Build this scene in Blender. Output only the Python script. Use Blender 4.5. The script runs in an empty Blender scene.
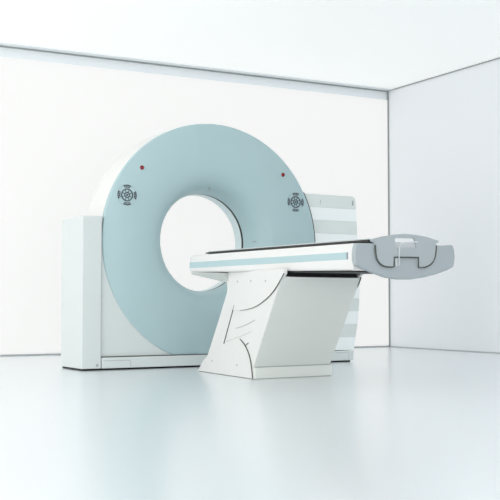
import bpy, bmesh, math
from mathutils import Vector, Matrix

scene = bpy.context.scene
COL = scene.collection
rad = math.radians

# ------------------------------------------------------------------ materials
def srgb(r, g, b):
    f = lambda c: (c/255/12.92) if c/255 <= 0.04045 else ((c/255+0.055)/1.055)**2.4
    return (f(r), f(g), f(b), 1.0)

def mat(name, col, rough=0.4, spec=0.5, noise=0.0, scale=40, bump=0.0, emit=None, strength=0.0, metal=0.0, alpha=1.0):
    m = bpy.data.materials.new(name); m.use_nodes = True
    nt = m.node_tree; p = nt.nodes['Principled BSDF']
    p.inputs['Base Color'].default_value = col
    p.inputs['Roughness'].default_value = rough
    p.inputs['Specular IOR Level'].default_value = spec
    p.inputs['Metallic'].default_value = metal
    if emit:
        p.inputs['Emission Color'].default_value = emit
        p.inputs['Emission Strength'].default_value = strength
    if alpha < 1:
        p.inputs['Alpha'].default_value = alpha
    if noise or bump:
        tc = nt.nodes.new('ShaderNodeTexCoord'); n = nt.nodes.new('ShaderNodeTexNoise')
        n.inputs['Scale'].default_value = scale; n.inputs['Detail'].default_value = 4
        nt.links.new(tc.outputs['Object'], n.inputs['Vector'])
        if noise:
            r = nt.nodes.new('ShaderNodeMix'); r.data_type = 'RGBA'
            r.inputs[6].default_value = col
            r.inputs[7].default_value = (col[0]*(1-noise), col[1]*(1-noise), col[2]*(1-noise), 1)
            nt.links.new(n.outputs['Fac'], r.inputs[0]); nt.links.new(r.outputs[2], p.inputs['Base Color'])
        if bump:
            b = nt.nodes.new('ShaderNodeBump'); b.inputs['Strength'].default_value = bump
            b.inputs['Distance'].default_value = 0.002
            nt.links.new(n.outputs['Fac'], b.inputs['Height']); nt.links.new(b.outputs['Normal'], p.inputs['Normal'])
    return m

M = {}
M['white']  = mat('white_lacquer', (0.745, 0.75, 0.74, 1), 0.38, 0.4, 0.03, 6)
M['cap']    = mat('stripe_cap_grey', (0.17, 0.23, 0.26, 1), 0.4, 0.4, 0.02, 50)
M['drum']   = mat('white_housing', (0.80, 0.80, 0.79, 1), 0.45, 0.3, 0.02, 6)
M['panel']  = mat('cool_white_panel', (0.665, 0.715, 0.715, 1), 0.4, 0.4, 0.03, 5)
M['blue']   = mat('pale_blue_lacquer', (0.425, 0.572, 0.60, 1), 0.42, 0.35, 0.03, 4)
M['liner']  = mat('bore_liner', (0.74, 0.85, 0.87, 1), 0.3, 0.4, 0.02, 4)
M['grey']   = mat('white_panel_shade_tint', (0.77, 0.80, 0.77, 1), 0.42, 0.35, 0.03, 5)  # pedestal white with a grey-green tint for its shaded front
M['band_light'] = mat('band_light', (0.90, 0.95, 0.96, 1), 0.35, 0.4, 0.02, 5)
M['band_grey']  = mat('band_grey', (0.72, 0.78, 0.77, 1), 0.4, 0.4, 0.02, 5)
M['belly']  = mat('belly_shaded_white', (0.56, 0.60, 0.58, 1), 0.45, 0.3, 0.02, 6)  # beam white with the shade of the downward face put into the colour
M['plate']  = mat('blue_grey_plastic', (0.385, 0.435, 0.462, 1), 0.45, 0.35, 0.05, 300, 0.1)
M['handle'] = mat('handle_grey_plastic', (0.405, 0.455, 0.48, 1), 0.45, 0.35, 0.05, 300, 0.1)
M['seam']   = mat('seam_dark', (0.09, 0.095, 0.085, 1), 0.6, 0.2, 0.05, 50)
M['seam_soft'] = mat('seam_soft', (0.42, 0.44, 0.42, 1), 0.6, 0.2, 0.05, 50)
M['hatch_line'] = mat('hatch_line', (0.50, 0.54, 0.54, 1), 0.6, 0.2, 0.05, 50)
M['black']  = mat('black_rubber_and_shade', (0.010, 0.011, 0.011, 1), 0.5, 0.3, 0.1, 50)  # black of seam and foot, also used for painted shade under the table
M['cushion'] = mat('cradle_grey', (0.52, 0.57, 0.58, 1), 0.5, 0.3, 0.04, 60)
M['carbon'] = mat('cradle_carbon', (0.030, 0.031, 0.030, 1), 0.4, 0.4, 0.1, 90)
M['red']    = mat('red_lens', (0.22, 0.006, 0.014, 1), 0.25, 0.4, 0.02, 50, emit=(0.6, 0.01, 0.03, 1), strength=0.03)
M['ink']    = mat('keypad_grey', (0.085, 0.10, 0.115, 1), 0.5, 0.3, 0.05, 90)
M['key']    = mat('keypad_pale', (0.46, 0.58, 0.62, 1), 0.5, 0.3, 0.05, 90)
M['clear']  = mat('clear_acrylic', (0.80, 0.84, 0.87, 1), 0.15, 0.5, 0.02, 50, alpha=0.6)
M['floor']  = mat('gloss_floor', (0.845, 0.885, 0.91, 1), 0.24, 0.5, 0.02, 0.7, metal=0.48)
M['ceil']   = mat('white_ceiling_glow', (0.85, 0.87, 0.87, 1), 0.6, 0.2, 0.01, 2, emit=(1, 1, 0.985, 1), strength=0.38)  # white ceiling with emission put in so it comes out bright
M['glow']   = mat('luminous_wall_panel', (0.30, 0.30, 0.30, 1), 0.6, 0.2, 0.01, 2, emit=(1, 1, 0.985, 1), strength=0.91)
M['bluewall'] = mat('cool_wall_paint', (0.86, 0.905, 0.935, 1), 0.45, 0.4, 0.02, 3)
M['rightwall'] = mat('frosted_wall', (0.86, 0.89, 0.92, 1), 0.35, 0.4, 0.03, 0.8)
M['trim']   = mat('aluminium_trim', (0.32, 0.345, 0.345, 1), 0.4, 0.5, 0.05, 20)
M['trim_soft'] = mat('pale_trim', (0.42, 0.44, 0.45, 1), 0.4, 0.4, 0.05, 20)

# ------------------------------------------------------------------ helpers
def obj(name, bm, m, parent=None, smooth=True, bevel=0.0, segs=3):
    bmesh.ops.recalc_face_normals(bm, faces=bm.faces)
    me = bpy.data.meshes.new(name); bm.to_mesh(me); bm.free()
    ms = m if isinstance(m, (list, tuple)) else [m]
    for x in ms: me.materials.append(x)
    o = bpy.data.objects.new(name, me); COL.objects.link(o)
    if parent: o.parent = parent
    if bevel:
        b = o.modifiers.new('bevel', 'BEVEL'); b.width = bevel; b.segments = segs
        b.limit_method = 'ANGLE'; b.angle_limit = rad(35)
    if smooth:
        for p in me.polygons: p.use_smooth = True
        try: me.set_sharp_from_angle(angle=rad(32))
        except Exception: pass
        if bevel:
            w = o.modifiers.new('wn', 'WEIGHTED_NORMAL'); w.keep_sharp = True
    return o

def box(bm, x0, x1, y0, y1, z0, z1, mi=0):
    vs = [bm.verts.new((x, y, z)) for x in (x0, x1) for y in (y0, y1) for z in (z0, z1)]
    for f in ((0,1,3,2),(4,6,7,5),(0,4,5,1),(2,3,7,6),(0,2,6,4),(1,5,7,3)):
        fc = bm.faces.new([vs[i] for i in f]); fc.material_index = mi
    return vs

def boxobj(name, dims, m, parent=None, bevel=0.0, segs=3):
    bm = bmesh.new(); box(bm, *dims); return obj(name, bm, m, parent, True, bevel, segs)

def prism(bm, pts, f0, f1):
    """solid between two copies of an outline; f0 / f1 map (a,b) to 3D"""
    a = [bm.verts.new(f0(*p)) for p in pts]; b = [bm.verts.new(f1(*p)) for p in pts]
    bm.faces.new(a); bm.faces.new(b[::-1])
    n = len(pts)
    for i in range(n):
        bm.faces.new((a[i], a[(i+1) % n], b[(i+1) % n], b[i]))

def lathe_y(bm, prof, cz, n=160, a0=0.0, a1=2*math.pi, cx=0.0, dish=False):
    """revolve (r, y) profile around the local Y axis through (cx, *, cz); closed profile"""
    full = abs(a1-a0-2*math.pi) < 1e-6
    cnt = n if full else n+1
    rings = []
    for i in range(cnt):
        t = a0+(a1-a0)*i/n
        rings.append([bm.verts.new((cx+r*math.cos(t)*(1.009 if dish else 1.0)-(0.008 if dish else 0.0), y, cz+r*math.sin(t)+(bore_z(r) if dish else 0.0))) for r, y in prof])
    k = len(prof)
    for i in range(n if full else n):
        A = rings[i]; B = rings[(i+1) % cnt]
        for j in range(k):
            bm.faces.new((A[j], A[(j+1) % k], B[(j+1) % k], B[j]))
    if not full:
        bm.faces.new(rings[0]); bm.faces.new(rings[-1][::-1])

def bore_z(r):
    t = max(0.0, min(1.0, (0.72-r)/0.28)); return 0.015*t*t*(3-2*t)

def smooth_path(pts, it=2):
    for _ in range(it):
        q = [pts[0]]
        for a, b in zip(pts, pts[1:]):
            a = Vector(a); b = Vector(b)
            q += [tuple(a*0.75+b*0.25), tuple(a*0.25+b*0.75)]
        q.append(pts[-1]); pts = q
    return pts

def tube(bm, pts, r, n=8, taper=None):
    P = [Vector(p) for p in pts]; rings = []
    for i, p in enumerate(P):
        d = (P[min(i+1, len(P)-1)]-P[max(i-1, 0)]).normalized()
        u = d.cross(Vector((0, 0, 1)))
        if u.length < 1e-3: u = d.cross(Vector((1, 0, 0)))
        u.normalize(); v = d.cross(u)
        rr = r if not taper else r*taper(i/(len(P)-1))
        rings.append([bm.verts.new(p+u*rr*math.cos(2*math.pi*k/n)+v*rr*math.sin(2*math.pi*k/n)) for k in range(n)])
    for a, b in zip(rings, rings[1:]):
        for k in range(n):
            bm.faces.new((a[k], a[(k+1) % n], b[(k+1) % n], b[k]))
    bm.faces.new(rings[0][::-1]); bm.faces.new(rings[-1])

def plate2d(name, loops, thick, bevel, m, parent, y):
    """flat plate in the local XZ plane with holes, rounded edges; front face at y"""
    cu = bpy.data.curves.new(name, 'CURVE'); cu.dimensions = '2D'; cu.fill_mode = 'BOTH'
    cu.extrude = thick/2-bevel; cu.offset = -bevel; cu.bevel_depth = bevel; cu.bevel_resolution = 3
    for lp in loops:
        s = cu.splines.new('POLY'); s.points.add(len(lp)-1); s.use_cyclic_u = True
        for p, q in zip(s.points, lp): p.co = (q[0], q[1], 0, 1)
    t = bpy.data.objects.new('tmp', cu); COL.objects.link(t)
    dg = bpy.context.evaluated_depsgraph_get()
    me = bpy.data.meshes.new_from_object(t.evaluated_get(dg))
    bpy.data.objects.remove(t); bpy.data.curves.remove(cu)
    me.transform(Matrix.Translation((0, y+thick/2, 0)) @ Matrix.Rotation(math.pi/2, 4, 'X'))
    me.name = name; me.materials.clear(); me.materials.append(m)
    for p in me.polygons: p.use_smooth = True; p.material_index = 0
    try: me.set_sharp_from_angle(angle=rad(32))
    except Exception: pass
    o = bpy.data.objects.new(name, me); COL.objects.link(o); o.parent = parent
    return o

def round_loop(pts, it=2, keep=()):
    """corner-cutting on a closed loop"""
    for _ in range(it):
        q = []; n = len(pts)
        for i in range(n):
            a = Vector(pts[i]); b = Vector(pts[(i+1) % n])
            q += [tuple(a*0.8+b*0.2), tuple(a*0.2+b*0.8)]
        pts = q
    return pts

def root(name, label, cat, loc, rz):
    o = bpy.data.objects.new(name, None); COL.objects.link(o)
    o.location = loc; o.rotation_euler = (0, 0, rz); o.empty_display_size = 0.2
    o['label'] = label; o['category'] = cat
    return o

def struct(o):
    o['kind'] = 'structure'; return o

# ------------------------------------------------------------------ room (x along the back wall, y into the scene)
XR, YB, ZC = 7.46, 10.225, 3.06
XL, YF = -4.5, -2.0
struct(boxobj('floor', (XL, XR+0.2, YF, YB+0.2, -0.1, 0.0), M['floor']))
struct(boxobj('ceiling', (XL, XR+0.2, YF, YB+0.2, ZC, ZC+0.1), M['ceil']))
bm = bmesh.new()                                             # painted frame and luminous panel of the back wall
box(bm, XL, XR+0.2, YB+0.01, YB+0.2, 0.0, ZC, 0)
o = obj('wall_back', bm, M['bluewall']); struct(o)
struct(boxobj('wall_glow_panel', (XL, XR-0.01, YB-0.002, YB+0.01, 0.02, ZC-0.118), M['glow']))  # backlit luminous panel of the back wall
struct(boxobj('wall_right', (XR, XR+0.2, YF, YB+0.01, 0.0, ZC), M['rightwall']))
struct(boxobj('trim_2', (XL, XR-0.01, YB-0.105, YB-0.012, ZC-0.006, ZC), M['bluewall']))       # pale strip along the ceiling edge
struct(boxobj('trim_3', (XL, XR-0.004, YB-0.012, YB+0.01, ZC-0.018, ZC), M['trim']))
struct(boxobj('trim_4', (XR-0.016, XR, YB-0.012, YB+0.01, 0.0, ZC-0.018), M['trim']))
struct(boxobj('trim_5', (XR-0.012, XR, YF, YB-0.012, ZC-0.011, ZC), M['trim']))
struct(boxobj('baseboard_back', (XL, XR-0.02, YB-0.008, YB+0.01, 0.0, 0.013), M['trim_soft']))
struct(boxobj('baseboard_right', (XR-0.008, XR, YF, YB-0.012, 0.0, 0.011), M['trim_soft']))

# ------------------------------------------------------------------ scanner placement (turned a little against the room)
def place(px, py, deg):
    d = rad(deg); return (px*math.cos(d)-py*math.sin(d), px*math.sin(d)+py*math.cos(d), 0.0), d

loc, rz = place(4.181, 7.654, 1.9)
G = root('scanner_gantry', 'white upright scanner gantry with large pale blue ring around a round opening', 'scanner', loc, rz)
CZ = 1.015
D = 0.44
# white drum behind the ring, hollow, flaring open at the back
bm = bmesh.new()
prof = [(0.985, 0.052), (0.988, 0.10), (0.988, 0.36), (0.98, 0.40), (0.955, 0.43), (0.91, D), (0.56, D),
        (0.48, 0.425), (0.43, 0.41), (0.4205, 0.396), (0.4205, 0.281), (0.46, 0.17), (0.60, 0.06)]
lathe_y(bm, prof, CZ, 180, dish=True)
obj('drum_housing', bm, M['drum'], G)
# pale blue dished front ring
bm = bmesh.new()
prof = [(0.984, 0.05), (0.990, 0.035), (0.990, 0.014), (0.986, 0.005), (0.978, 0.000), (0.70, 0.000), (0.635, 0.003),
        (0.58, 0.010), (0.53, 0.025), (0.49, 0.050), (0.455, 0.085), (0.434, 0.135), (0.422, 0.175), (0.413, 0.222), (0.410, 0.248),
        (0.418, 0.256), (0.455, 0.16), (0.60, 0.055)]
lathe_y(bm, prof, CZ, 200, dish=True)
ring = obj('front_ring', bm, M['blue'], G)
ring['label'] = 'pale blue dished ring'
bm = bmesh.new()
lathe_y(bm, [(0.412, 0.249), (0.412, 0.280), (0.4195, 0.280), (0.4195, 0.257)], CZ, 160, dish=True)
s = obj('bore_seam', bm, M['black'], G); s['label'] = 'black seam inside the opening'
bm = bmesh.new()
lathe_y(bm, [(0.410, 0.280), (0.410, 0.390), (0.4195, 0.396), (0.4195, 0.281)], CZ, 160, dish=True)
obj('bore_liner', bm, M['liner'], G)
# dark joint where the ring meets the side covers
bm = bmesh.new()
lathe_y(bm, [(0.991, 0.012), (0.991, 0.05), (0.9985, 0.05), (0.9985, 0.012)], CZ, 50, rad(-2), rad(28), dish=True)
obj('ring_joint', bm, M['seam'], G)
bm = bmesh.new()
lathe_y(bm, [(0.9905, 0.009), (0.9905, 0.05), (0.9945, 0.05), (0.9945, 0.009)], CZ, 40, rad(170), rad(184), dish=True)
obj('ring_joint', bm, M['seam'], G)
# left side block
bm = bmesh.new()
box(bm, -1.174, -1.012, -0.010, D, 0.014, 1.195)
obj('side_block', bm, M['panel'], G, True, 0.008, 4)
bm = bmesh.new(); lathe_y(bm, [(0.0001, -0.0125), (0.011, -0.0125), (0.011, 0.010), (0.0001, 0.010)], 0.040, 20, cx=-1.045)
obj('screw', bm, M['seam_soft'], G)
# lower front panel between block and ring, and plinth below it
pts = [(-1.0075, 0.104), (-0.345, 0.104)]
for i in range(40):
    t = rad(250-79.5*i/39); pts.append((0.978*math.cos(t), CZ+0.978*math.sin(t)))
pts.append((-1.0075, 1.197))
bm = bmesh.new(); prism(bm, pts, lambda x, z: (x, 0.012, z), lambda x, z: (x, 0.30, z))
obj('front_panel', bm, M['panel'], G)
bm = bmesh.new(); box(bm, -1.0115, -1.0065, 0.006, 0.3, 0.014, 0.94); box(bm, -1.008, 0.9, -0.007, 0.3, 0.0965, 0.1055)
obj('panel_joint', bm, M['seam'], G)
pts = [(-1.007, 0.014), (1.380, 0.014), (1.396, 0.098), (-1.007, 0.098)]
bm = bmesh.new(); prism(bm, pts, lambda x, z: (x, -0.012, z), lambda x, z: (x, D, z))
obj('plinth', bm, M['panel'], G, True, 0.005)
def hatch(x0, x1, z0, z1, parent, y=-0.0135, t=0.003):
    bm = bmesh.new()
    P = [(x0, z1), (x1-0.02, z1), (x1-0.006, z1-0.004), (x1, z1-0.018), (x1, z0)]
    for a, b in zip(P, P[1:]):
        tube(bm, [(a[0], y+0.002, a[1]), (b[0], y+0.002, b[1])], t, 6)
    return obj('access_hatch', bm, M['hatch_line'], parent)
hatch(-0.995, -0.765, 0.014, 0.074, G)
hatch(1.20, 1.335, 0.014, 0.083, G)
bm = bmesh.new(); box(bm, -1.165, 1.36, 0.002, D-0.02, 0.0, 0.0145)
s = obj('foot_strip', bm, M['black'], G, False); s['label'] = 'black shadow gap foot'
# right side cover: body with raised horizontal bands, outer edge bowed
EDGE = [(x+0.040, z) for x, z in [(1.367, 0.014), (1.378, 0.08), (1.392, 0.16), (1.424, 0.33), (1.440, 0.45), (1.448, 0.58), (1.450, 0.70), (1.445, 0.85), (1.438, 0.98), (1.429, 1.10), (1.420, 1.28), (1.410, 1.44)]]
def edge_x(z):
    for (xa, za), (xb, zb) in zip(EDGE, EDGE[1:]):
        if za <= z <= zb: return xa+(xb-xa)*(z-za)/(zb-za)
    return EDGE[-1][0]
pts = [(0.60, 0.11)]+[(edge_x(0.11+0.06*i), 0.11+0.06*i) for i in range(0, 23)]+[(1.448, 1.445), (1.442, 1.463), (1.430, 1.474), (1.414, 1.477), (0.60, 1.477)]
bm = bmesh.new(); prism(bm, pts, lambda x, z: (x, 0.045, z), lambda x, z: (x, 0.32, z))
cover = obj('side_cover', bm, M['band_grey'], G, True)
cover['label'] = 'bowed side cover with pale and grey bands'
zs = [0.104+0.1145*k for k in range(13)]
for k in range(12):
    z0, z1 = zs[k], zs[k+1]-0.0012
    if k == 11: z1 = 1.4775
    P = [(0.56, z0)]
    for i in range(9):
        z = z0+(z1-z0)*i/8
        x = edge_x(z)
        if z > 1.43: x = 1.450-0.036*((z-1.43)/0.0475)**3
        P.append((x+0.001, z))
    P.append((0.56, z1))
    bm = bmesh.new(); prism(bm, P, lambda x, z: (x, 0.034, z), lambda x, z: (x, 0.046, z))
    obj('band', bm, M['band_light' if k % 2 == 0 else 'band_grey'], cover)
bm = bmesh.new(); box(bm, 1.410, 1.424, 0.028, 0.036, 1.395, 1.437)
obj('latch', bm, M['seam_soft'], cover, True, 0.003)
bm = bmesh.new(); box(bm, 1.066, 1.072, 0.0325, 0.036, 1.395, 1.43)
obj('latch', bm, M['hatch_line'], cover, True, 0.002)
# indicator lamps and little marker holes
for x, z in ((-0.671, 1.598), (0.657, 1.622)):
    bm = bmesh.new(); lathe_y(bm, [(0.0001, -0.011), (0.010, -0.010), (0.0165, -0.005), (0.0185, 0.003), (0.0001, 0.003)], z, 28, cx=x)
    s = obj('indicator_light', bm, M['red'], G); s['label'] = 'small dark red indicator lamp'
for x, y, z, w, h in ((-0.008, 0.100, 1.476, 0.003, 0.006), (0.437, 0.115, 1.046, 0.008, 0.003)):
    bm = bmesh.new(); box(bm, x-w, x+w, y-0.02, y+0.02, z-h, z+h)
    obj('marker_slot', bm, M['seam_soft'], G)
# round operating keypads
def keypad(cx, cz):
    e_bm = bmesh.new()
    lathe_y(e_bm, [(0.083, -0.0022), (0.0865, -0.0022), (0.0865, 0.001), (0.083, 0.001)], cz, 56, cx=cx)
    base = obj('control_keypad', e_bm, M['key'], G)
    def arc(bm, r0, r1, a0, a1, n=16, y=-0.004):
        lathe_y(bm, [(r0, y), (r1, y), (r1, 0.001), (r0, 0.001)], cz, n, rad(a0), rad(a1), cx)
    b = bmesh.new()
    lathe_y(b, [(0.0001, -0.005), (0.008, -0.005), (0.008, 0.001), (0.0001, 0.001)], cz, 20, cx=cx)
    lathe_y(b, [(0.016, -0.004), (0.0235, -0.004), (0.0235, 0.001), (0.016, 0.001)], cz, 32, cx=cx)
    obj('centre_button', b, M['ink'], base)
    b = bmesh.new()
    lathe_y(b, [(0.043, -0.004), (0.051, -0.004), (0.051, 0.001), (0.043, 0.001)], cz, 48, cx=cx)
    for k in range(8):
        t = rad(22.5+45*k); c, s_ = math.cos(t), math.sin(t)
        tube(b, [(cx+c*0.023, -0.002, cz+s_*0.023), (cx+c*0.044, -0.002, cz+s_*0.044)], 0.0027, 6)
    obj('key_ring', b, M['ink'], base)
    for k in range(4):
        b = bmesh.new(); m_ = 90*k
        arc(b, 0.074, 0.081, m_-24, m_+24); arc(b, 0.060, 0.0655, m_-17, m_+17)
        for q in (-20, -7, 7, 20):
            t = rad(m_+q); c, s_ = math.cos(t), math.sin(t)
            tube(b, [(cx+c*0.061, -0.002, cz+s_*0.061), (cx+c*0.078, -0.002, cz+s_*0.078)], 0.0024, 6)
        obj('key_segment', b, M['ink'], base)
keypad(-0.799, 1.372); keypad(0.785, 1.392)

# ------------------------------------------------------------------ patient table
loc, rz = place(4.29, 6.5, 4.4)
T = root('patient_table', 'long white patient table with blue stripe on a slanted pedestal', 'table', loc, rz)
xl = lambda y, z=0: -0.333+0.128*(y+0.451)
def xr(y, z=0):
    return 0.312-0.05*max(0.0, min(1.0, (z-0.08)/0.62))
PR = [(-0.449, 0.0), (-0.4485, 0.06), (-0.4505, 0.082), (-0.7925, 0.585), (-0.865, 0.692), (-0.80, 0.715), (0.0, 0.72), (0.001, 0.737), (-0.012, 0.68), (-0.026, 0.621), (-0.010, 0.590),
      (0.14, 0.381), (0.322, 0.132), (0.345, 0.115), (0.395, 0.098), (0.435, 0.07), (0.475, 0.035), (0.511, 0.0)]
PR = [(-0.449, 0.004), (-0.4505, 0.082), (-0.7925, 0.585), (-0.862, 0.690), (-0.80, 0.700), (-0.56, 0.700), (-0.50, 0.742), (0.001, 0.742), (-0.012, 0.68), (-0.026, 0.621), (-0.014, 0.590),
      (0.14, 0.381), (0.322, 0.140), (0.345, 0.118), (0.395, 0.098), (0.435, 0.07), (0.475, 0.035), (0.511, 0.004)]
bm = bmesh.new(); prism(bm, PR, lambda y, z: (xl(y), y, z), lambda y, z: (xr(y, z), y, z))
ped = obj('pedestal', bm, M['white'], T, True)
ped['label'] = 'slanted white pedestal'
# white sloping front panel and base strip, tinted for their shade
FP = [(-0.4565, 0.086), (-0.7965, 0.585), (-0.867, 0.689), (-0.861, 0.692), (-0.785, 0.583), (-0.440, 0.086)]
bm = bmesh.new(); prism(bm, FP, lambda y, z: (xl(y)+0.006, y, z), lambda y, z: (xr(y, z)+0.004, y, z))
s = obj('front_panel', bm, M['grey'], ped); s['label'] = 'white sloping front panel tinted for shade'
bm = bmesh.new(); prism(bm, [(-0.462, 0.006), (-0.462, 0.072), (-0.458, 0.079), (-0.40, 0.079), (-0.40, 0.006)], lambda y, z: (xl(y)+0.008, y, z), lambda y, z: (0.325, y, z))
obj('base_strip', bm, M['grey'], ped)
bm = bmesh.new(); box(bm, xl(-0.45)+0.01, 0.315, -0.455, -0.42, 0.078, 0.088); box(bm, xl(-0.45)+0.012, 0.318, -0.4605, -0.42, 0.0, 0.0065)  # upper box is the joint, lower one paints the shade along the floor
obj('base_joint_and_shade', bm, M['seam_soft'], ped)
bm = bmesh.new(); prism(bm, [(-0.44, 0.0), (0.505, 0.0), (0.505, 0.005), (-0.44, 0.005)], lambda y, z: (xl(y)+0.006, y, z), lambda y, z: (xr(y, z)-0.006, y, z))
obj('foot_strip', bm, M['seam'], ped)
# upper brackets that carry the table top: curved lower edge
G1 = smooth_path([(-0.236, 0.469), (-0.333, 0.472), (-0.489, 0.493), (-0.61, 0.53), (-0.728, 0.579), (-0.814, 0.634), (-0.884, 0.694), (-0.905, 0.712)])
BR = G1+[(-0.905, 0.728), (-0.90, 0.742), (-0.02, 0.742), (-0.04, 0.62), (-0.02, 0.56), (0.06, 0.469)]
bm = bmesh.new(); prism(bm, BR, lambda y, z: (xl(y)-0.004, y, z), lambda y, z: (xl(y)+0.022, y, z))
obj('bracket', bm, M['white'], ped)
BR2 = smooth_path([(-0.50, 0.56), (-0.62, 0.585), (-0.72, 0.625), (-0.80, 0.67), (-0.875, 0.722)])+[(-0.875, 0.742), (-0.50, 0.742)]
bm = bmesh.new(); prism(bm, BR2, lambda y, z: (xr(y, z)+0.005, y, z), lambda y, z: (xr(y, z)+0.03, y, z))
obj('bracket', bm, M['white'], ped)
bm = bmesh.new(); tube(bm, [(xr(y, z)+0.005, y-0.004, z-0.004) for y, z in smooth_path([(-0.868, 0.698), (-0.84, 0.655), (-0.81, 0.625), (-0.795, 0.61)])], 0.0045, 6)
obj('seam', bm, M['seam'], ped)
# black block standing for shade in the gap under the table top
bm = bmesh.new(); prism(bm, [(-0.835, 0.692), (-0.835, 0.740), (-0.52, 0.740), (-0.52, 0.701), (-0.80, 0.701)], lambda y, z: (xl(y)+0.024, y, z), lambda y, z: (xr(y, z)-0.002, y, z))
s = obj('recess_shade', bm, M['black'], ped); s['label'] = 'black block for the shade in the recess under the table top'
# seams, slots and screws of the pedestal side
def side_line(pts, r, m, off=0.0015, taper=None, it=2):
    bm = bmesh.new()
    P = smooth_path([(xl(y)-off, y, z) for y, z in pts], it) if len(pts) > 2 else [(xl(y)-off, y, z) for y, z in pts]
    tube(bm, P, r, 6, taper); return obj('seam', bm, m, ped)
side_line(G1[:-1], 0.0032, M['seam'], 0.004, lambda t: 0.35+0.75*min(1, t*1.6), 0)
side_line([(-0.145, 0.506), (0.034, 0.227)], 0.0042, M['seam'])
side_line([(-0.17, 0.342), (-0.301, 0.36), (-0.40, 0.384), (-0.474, 0.404)], 0.0022, M['seam_soft'])
side_line([(-0.001, 0.243), (-0.203, 0.278), (-0.427, 0.325)], 0.0010, M['seam_soft'])
side_line([(-0.239, 0.268), (-0.317, 0.233), (-0.38, 0.177), (-0.421, 0.103), (-0.441, 0.006)], 0.0060, M['seam'], 0.001, lambda t: 0.6+0.4*min(1, t*2))
side_line([(-0.325, 0.226), (-0.372, 0.245)], 0.0030, M['seam'])
for y, z in ((-0.202, 0.671), (-0.419, 0.671), (-0.64, 0.667), (0.248, 0.091), (-0.187, 0.084)):
    bm = bmesh.new(); x = xl(y)-(0.0045 if z > 0.5 else 0.0005)
    tube(bm, [(x-0.001, y, z), (x+0.004, y, z)], 0.007, 14)
    obj('screw', bm, M['seam_soft'], ped)

# table body: long white beam, lower edge dropping towards the foot end
BX0, BX1 = -0.345, 0.345
YR, YE = 0.42, -1.555
def body_sec(y):
    t = (y-YR)/(YE-YR)
    zb = 0.751-0.038*t
    zt = 0.877
    L = [(BX0, zb+0.022), (BX0, zt-0.012), (BX0+0.004, zt-0.004), (BX0+0.012, zt)]
    Lb = [(BX0+0.014, zb), (BX0+0.006, zb+0.004), (BX0+0.0015, zb+0.011)]
    half = Lb+L
    return half+[(-x, z) for x, z in half[::-1]]
bm = bmesh.new()
secs = []
for y, inset in ((YR, 0.022), (YR-0.006, 0.010), (YR-0.018, 0.003), (YR-0.035, 0.0), (-0.3, 0.0), (-0.9, 0.0), (YE, 0.0)):
    sec = body_sec(y); zc = 0.81
    secs.append([bm.verts.new((x-math.copysign(inset, x), y, z-math.copysign(inset, z-zc))) for x, z in sec])
n = len(secs[0])
for a, b in zip(secs, secs[1:]):
    for i in range(n): bm.faces.new((a[i], a[(i+1) % n], b[(i+1) % n], b[i]))
bm.faces.new(secs[0]); bm.faces.new(secs[-1][::-1])
body = obj('table_body', bm, M['white'], T)
body['label'] = 'long white table beam'
for sx in (-1, 1):
    bm = bmesh.new(); xa, xb = sorted((sx*0.3465, sx*0.34))
    box(bm, xa, xb, -1.495, 0.408, 0.781, 0.8245)
    s = obj('stripe', bm, M['blue'], body, True, 0.001); s['label'] = 'pale blue stripe'
    bm = bmesh.new(); xa, xb = sorted((sx*0.348, sx*0.34))
    box(bm, xa, xb, -1.505, -1.492, 0.781, 0.8245)
    obj('stripe_cap', bm, M['cap'], body, True, 0.003)
# black sheet added for the shade under the front half of the beam
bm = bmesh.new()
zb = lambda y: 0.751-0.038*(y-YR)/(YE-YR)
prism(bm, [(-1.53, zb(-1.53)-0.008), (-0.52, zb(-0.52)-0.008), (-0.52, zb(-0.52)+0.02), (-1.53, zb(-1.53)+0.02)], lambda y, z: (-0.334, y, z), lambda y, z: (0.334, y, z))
s = obj('underside_shade', bm, M['black'], body); s['label'] = 'black sheet for the shaded underside of the beam'
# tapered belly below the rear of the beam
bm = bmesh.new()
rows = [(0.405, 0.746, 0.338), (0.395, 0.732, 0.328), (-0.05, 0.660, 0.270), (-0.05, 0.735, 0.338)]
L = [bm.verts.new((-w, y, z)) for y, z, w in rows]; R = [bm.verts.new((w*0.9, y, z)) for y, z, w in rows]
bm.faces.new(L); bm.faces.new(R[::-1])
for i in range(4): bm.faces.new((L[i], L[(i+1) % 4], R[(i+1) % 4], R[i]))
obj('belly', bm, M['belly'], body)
# sliding cradle: dark shell, grey pad on top
CY0, CY1 = 0.30, -1.645
def cradle(name, prof, y0, y1, tip, m):
    """concave slab: prof = list of (x, z) closed outline, lofted from y0 (rear, thinned) to y1"""
    bm = bmesh.new(); secs = []
    for y, f in ((y0, 0.25), (y0-tip, 1.0), (0.5*(y0+y1), 1.0), (y1, 1.0)):
        zt = 0.894
        secs.append([bm.verts.new((x, y, zt+(z-zt)*f)) for x, z in prof])
    n = len(prof)
    for a, b in zip(secs, secs[1:]):
        for k in range(n): bm.faces.new((a[k], a[(k+1) % n], b[(k+1) % n], b[k]))
    bm.faces.new(secs[0]); bm.faces.new(secs[-1][::-1])
    return obj(name, bm, m, body)
CW = 0.243
xs = [CW*(i/8-1) for i in range(17)]
top = lambda x: 0.884+0.024*(abs(x)/CW)**2
bot = lambda x: 0.8772+0.013*(abs(x)/CW)**6
s = cradle('cradle_shell', [(x, bot(x)) for x in xs]+[(x, bot(x)+0.0065 if abs(x) < CW*0.99 else bot(x)+0.011) for x in xs[::-1]], 0.352, -1.572, 0.05, M['carbon'])
s['label'] = 'thin black cradle shell'
s = cradle('cradle_pad', [(x, bot(x)+0.007 if abs(x) < CW*0.99 else bot(x)+0.0112) for x in xs]+[(x, max(top(x), bot(x)+0.0145)) for x in xs[::-1]], 0.350, -1.574, 0.06, M['cushion'])
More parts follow.
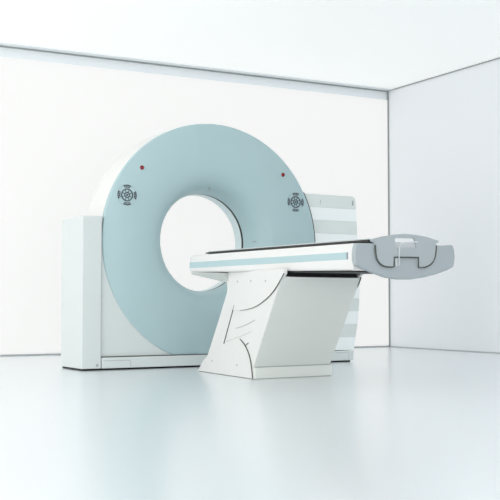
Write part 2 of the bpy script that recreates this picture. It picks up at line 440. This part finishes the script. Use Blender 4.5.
s['label'] = 'thin grey cradle pad'
# end plate
PLATE = [(-0.343, 0.876), (-0.221, 0.879), (0.28, 0.882), (0.331, 0.881), (0.417, 0.888), (0.434, 0.884), (0.446, 0.856), (0.452, 0.812), (0.446, 0.774), (0.437, 0.748), (0.38, 0.725), (0.295, 0.7), (0.194, 0.679), (0.079, 0.664), (-0.018, 0.663), (-0.113, 0.673), (-0.222, 0.702), (-0.306, 0.728), (-0.350, 0.746), (-0.359, 0.775), (-0.360, 0.81), (-0.354, 0.852)]
HAND = [(-0.24, 0.901), (-0.158, 0.921), (-0.063, 0.936), (0.017, 0.943), (0.115, 0.941), (0.205, 0.931), (0.306, 0.909), (0.306, 0.901), (0.285, 0.893), (0.28, 0.839), (0.267, 0.789), (0.233, 0.757), (0.187, 0.741), (0.133, 0.739), (0.134, 0.801), (-0.064, 0.798), (-0.065, 0.738), (-0.112, 0.737), (-0.159, 0.745), (-0.19, 0.769), (-0.206, 0.802), (-0.208, 0.862), (-0.217, 0.88), (-0.24, 0.889)]
GROOVE = [(-0.21, 0.868), (-0.206, 0.802), (-0.19, 0.769), (-0.159, 0.745), (-0.112, 0.737), (-0.065, 0.738), (-0.064, 0.798), (0.134, 0.801), (0.133, 0.739), (0.187, 0.741), (0.233, 0.757), (0.267, 0.789), (0.28, 0.839), (0.282, 0.88)]
SLOT = [(-0.055, 0.906), (-0.051, 0.913), (-0.043, 0.916), (0.09, 0.918), (0.100, 0.915), (0.106, 0.906), (0.114, 0.862), (-0.048, 0.856)]
# keep the slot open in the back plate too: the plate outline dips below the slot there
PLB = [(-0.343, 0.876), (-0.221, 0.879), (-0.085, 0.879), (-0.082, 0.835), (0.195, 0.838), (0.20, 0.88)]+PLATE[2:]
plate = plate2d('end_plate', [PLB], 0.036, 0.008, M['plate'], T, -1.590)
plate['label'] = 'blue grey end plate'
hand = plate2d('handle_panel', [HAND, SLOT], 0.014, 0.003, M['handle'], plate, -1.598)
bm = bmesh.new(); P = [(x, -1.5985, z) for x, z in GROOVE]
tube(bm, smooth_path(P[:6], 1)+P[6:9]+smooth_path(P[9:], 1), 0.0046, 6)
s = obj('groove', bm, M['seam'], plate); s['label'] = 'dark groove around the handle panel'
bm = bmesh.new()
tube(bm, smooth_path([(-0.03, -1.604, 0.746), (-0.028, -1.604, 0.813), (-0.026, -1.604, 0.865), (-0.015, -1.604, 0.881), (0.025, -1.604, 0.889), (0.114, -1.604, 0.895)]), 0.0045, 8)
s = obj('handle_loop', bm, M['clear'], plate); s['label'] = 'clear handle loop'
bm = bmesh.new(); box(bm, -0.055, 0.116, -1.592, -1.586, 0.850, 0.886)
s = obj('handle_pane', bm, M['clear'], plate, True, 0.001)
bm = bmesh.new(); box(bm, -0.055, -0.036, -1.6005, -1.590, 0.742, 0.792)
obj('catch', bm, M['cushion'], plate, True, 0.002)

# ------------------------------------------------------------------ light
w = bpy.data.worlds.new('World'); scene.world = w; w.use_nodes = True
bg = w.node_tree.nodes['Background']; bg.inputs[0].default_value = (1.0, 1.0, 0.99, 1); bg.inputs[1].default_value = 0.55
def area(name, loc, target, sx, sy, power, col):
    l = bpy.data.lights.new(name, 'AREA'); l.shape = 'RECTANGLE'; l.size = sx; l.size_y = sy; l.energy = power; l.color = col
    o = bpy.data.objects.new(name, l); COL.objects.link(o); o.location = loc
    o.rotation_euler = (Vector(target)-Vector(loc)).to_track_quat('-Z', 'Y').to_euler()
    return o
area('softbox_light', (-3.5, 6.0, 2.0), (4.0, 7.0, 0.9), 4.0, 2.2, 215, (1.0, 0.965, 0.93))
area('front_softbox_light', (1.0, -1.9, 1.1), (4.6, 7.0, 0.7), 6.0, 2.0, 230, (1.0, 0.985, 0.97))

# ------------------------------------------------------------------ camera
cam = bpy.data.cameras.new('Camera'); co = bpy.data.objects.new('Camera', cam); COL.objects.link(co)
cam.sensor_width = 36; cam.lens = 1057/500*36; cam.shift_y = 0.002; cam.clip_end = 100
co.location = (0, 0, 0.52); co.rotation_euler = (math.pi/2+math.atan(52/1057), 0, -rad(28.6))
scene.camera = co
vs = scene.view_settings
vs.view_transform = 'Standard'; vs.look = 'None'; vs.gamma = 1; vs.exposure = -0.48; vs.use_curve_mapping = False
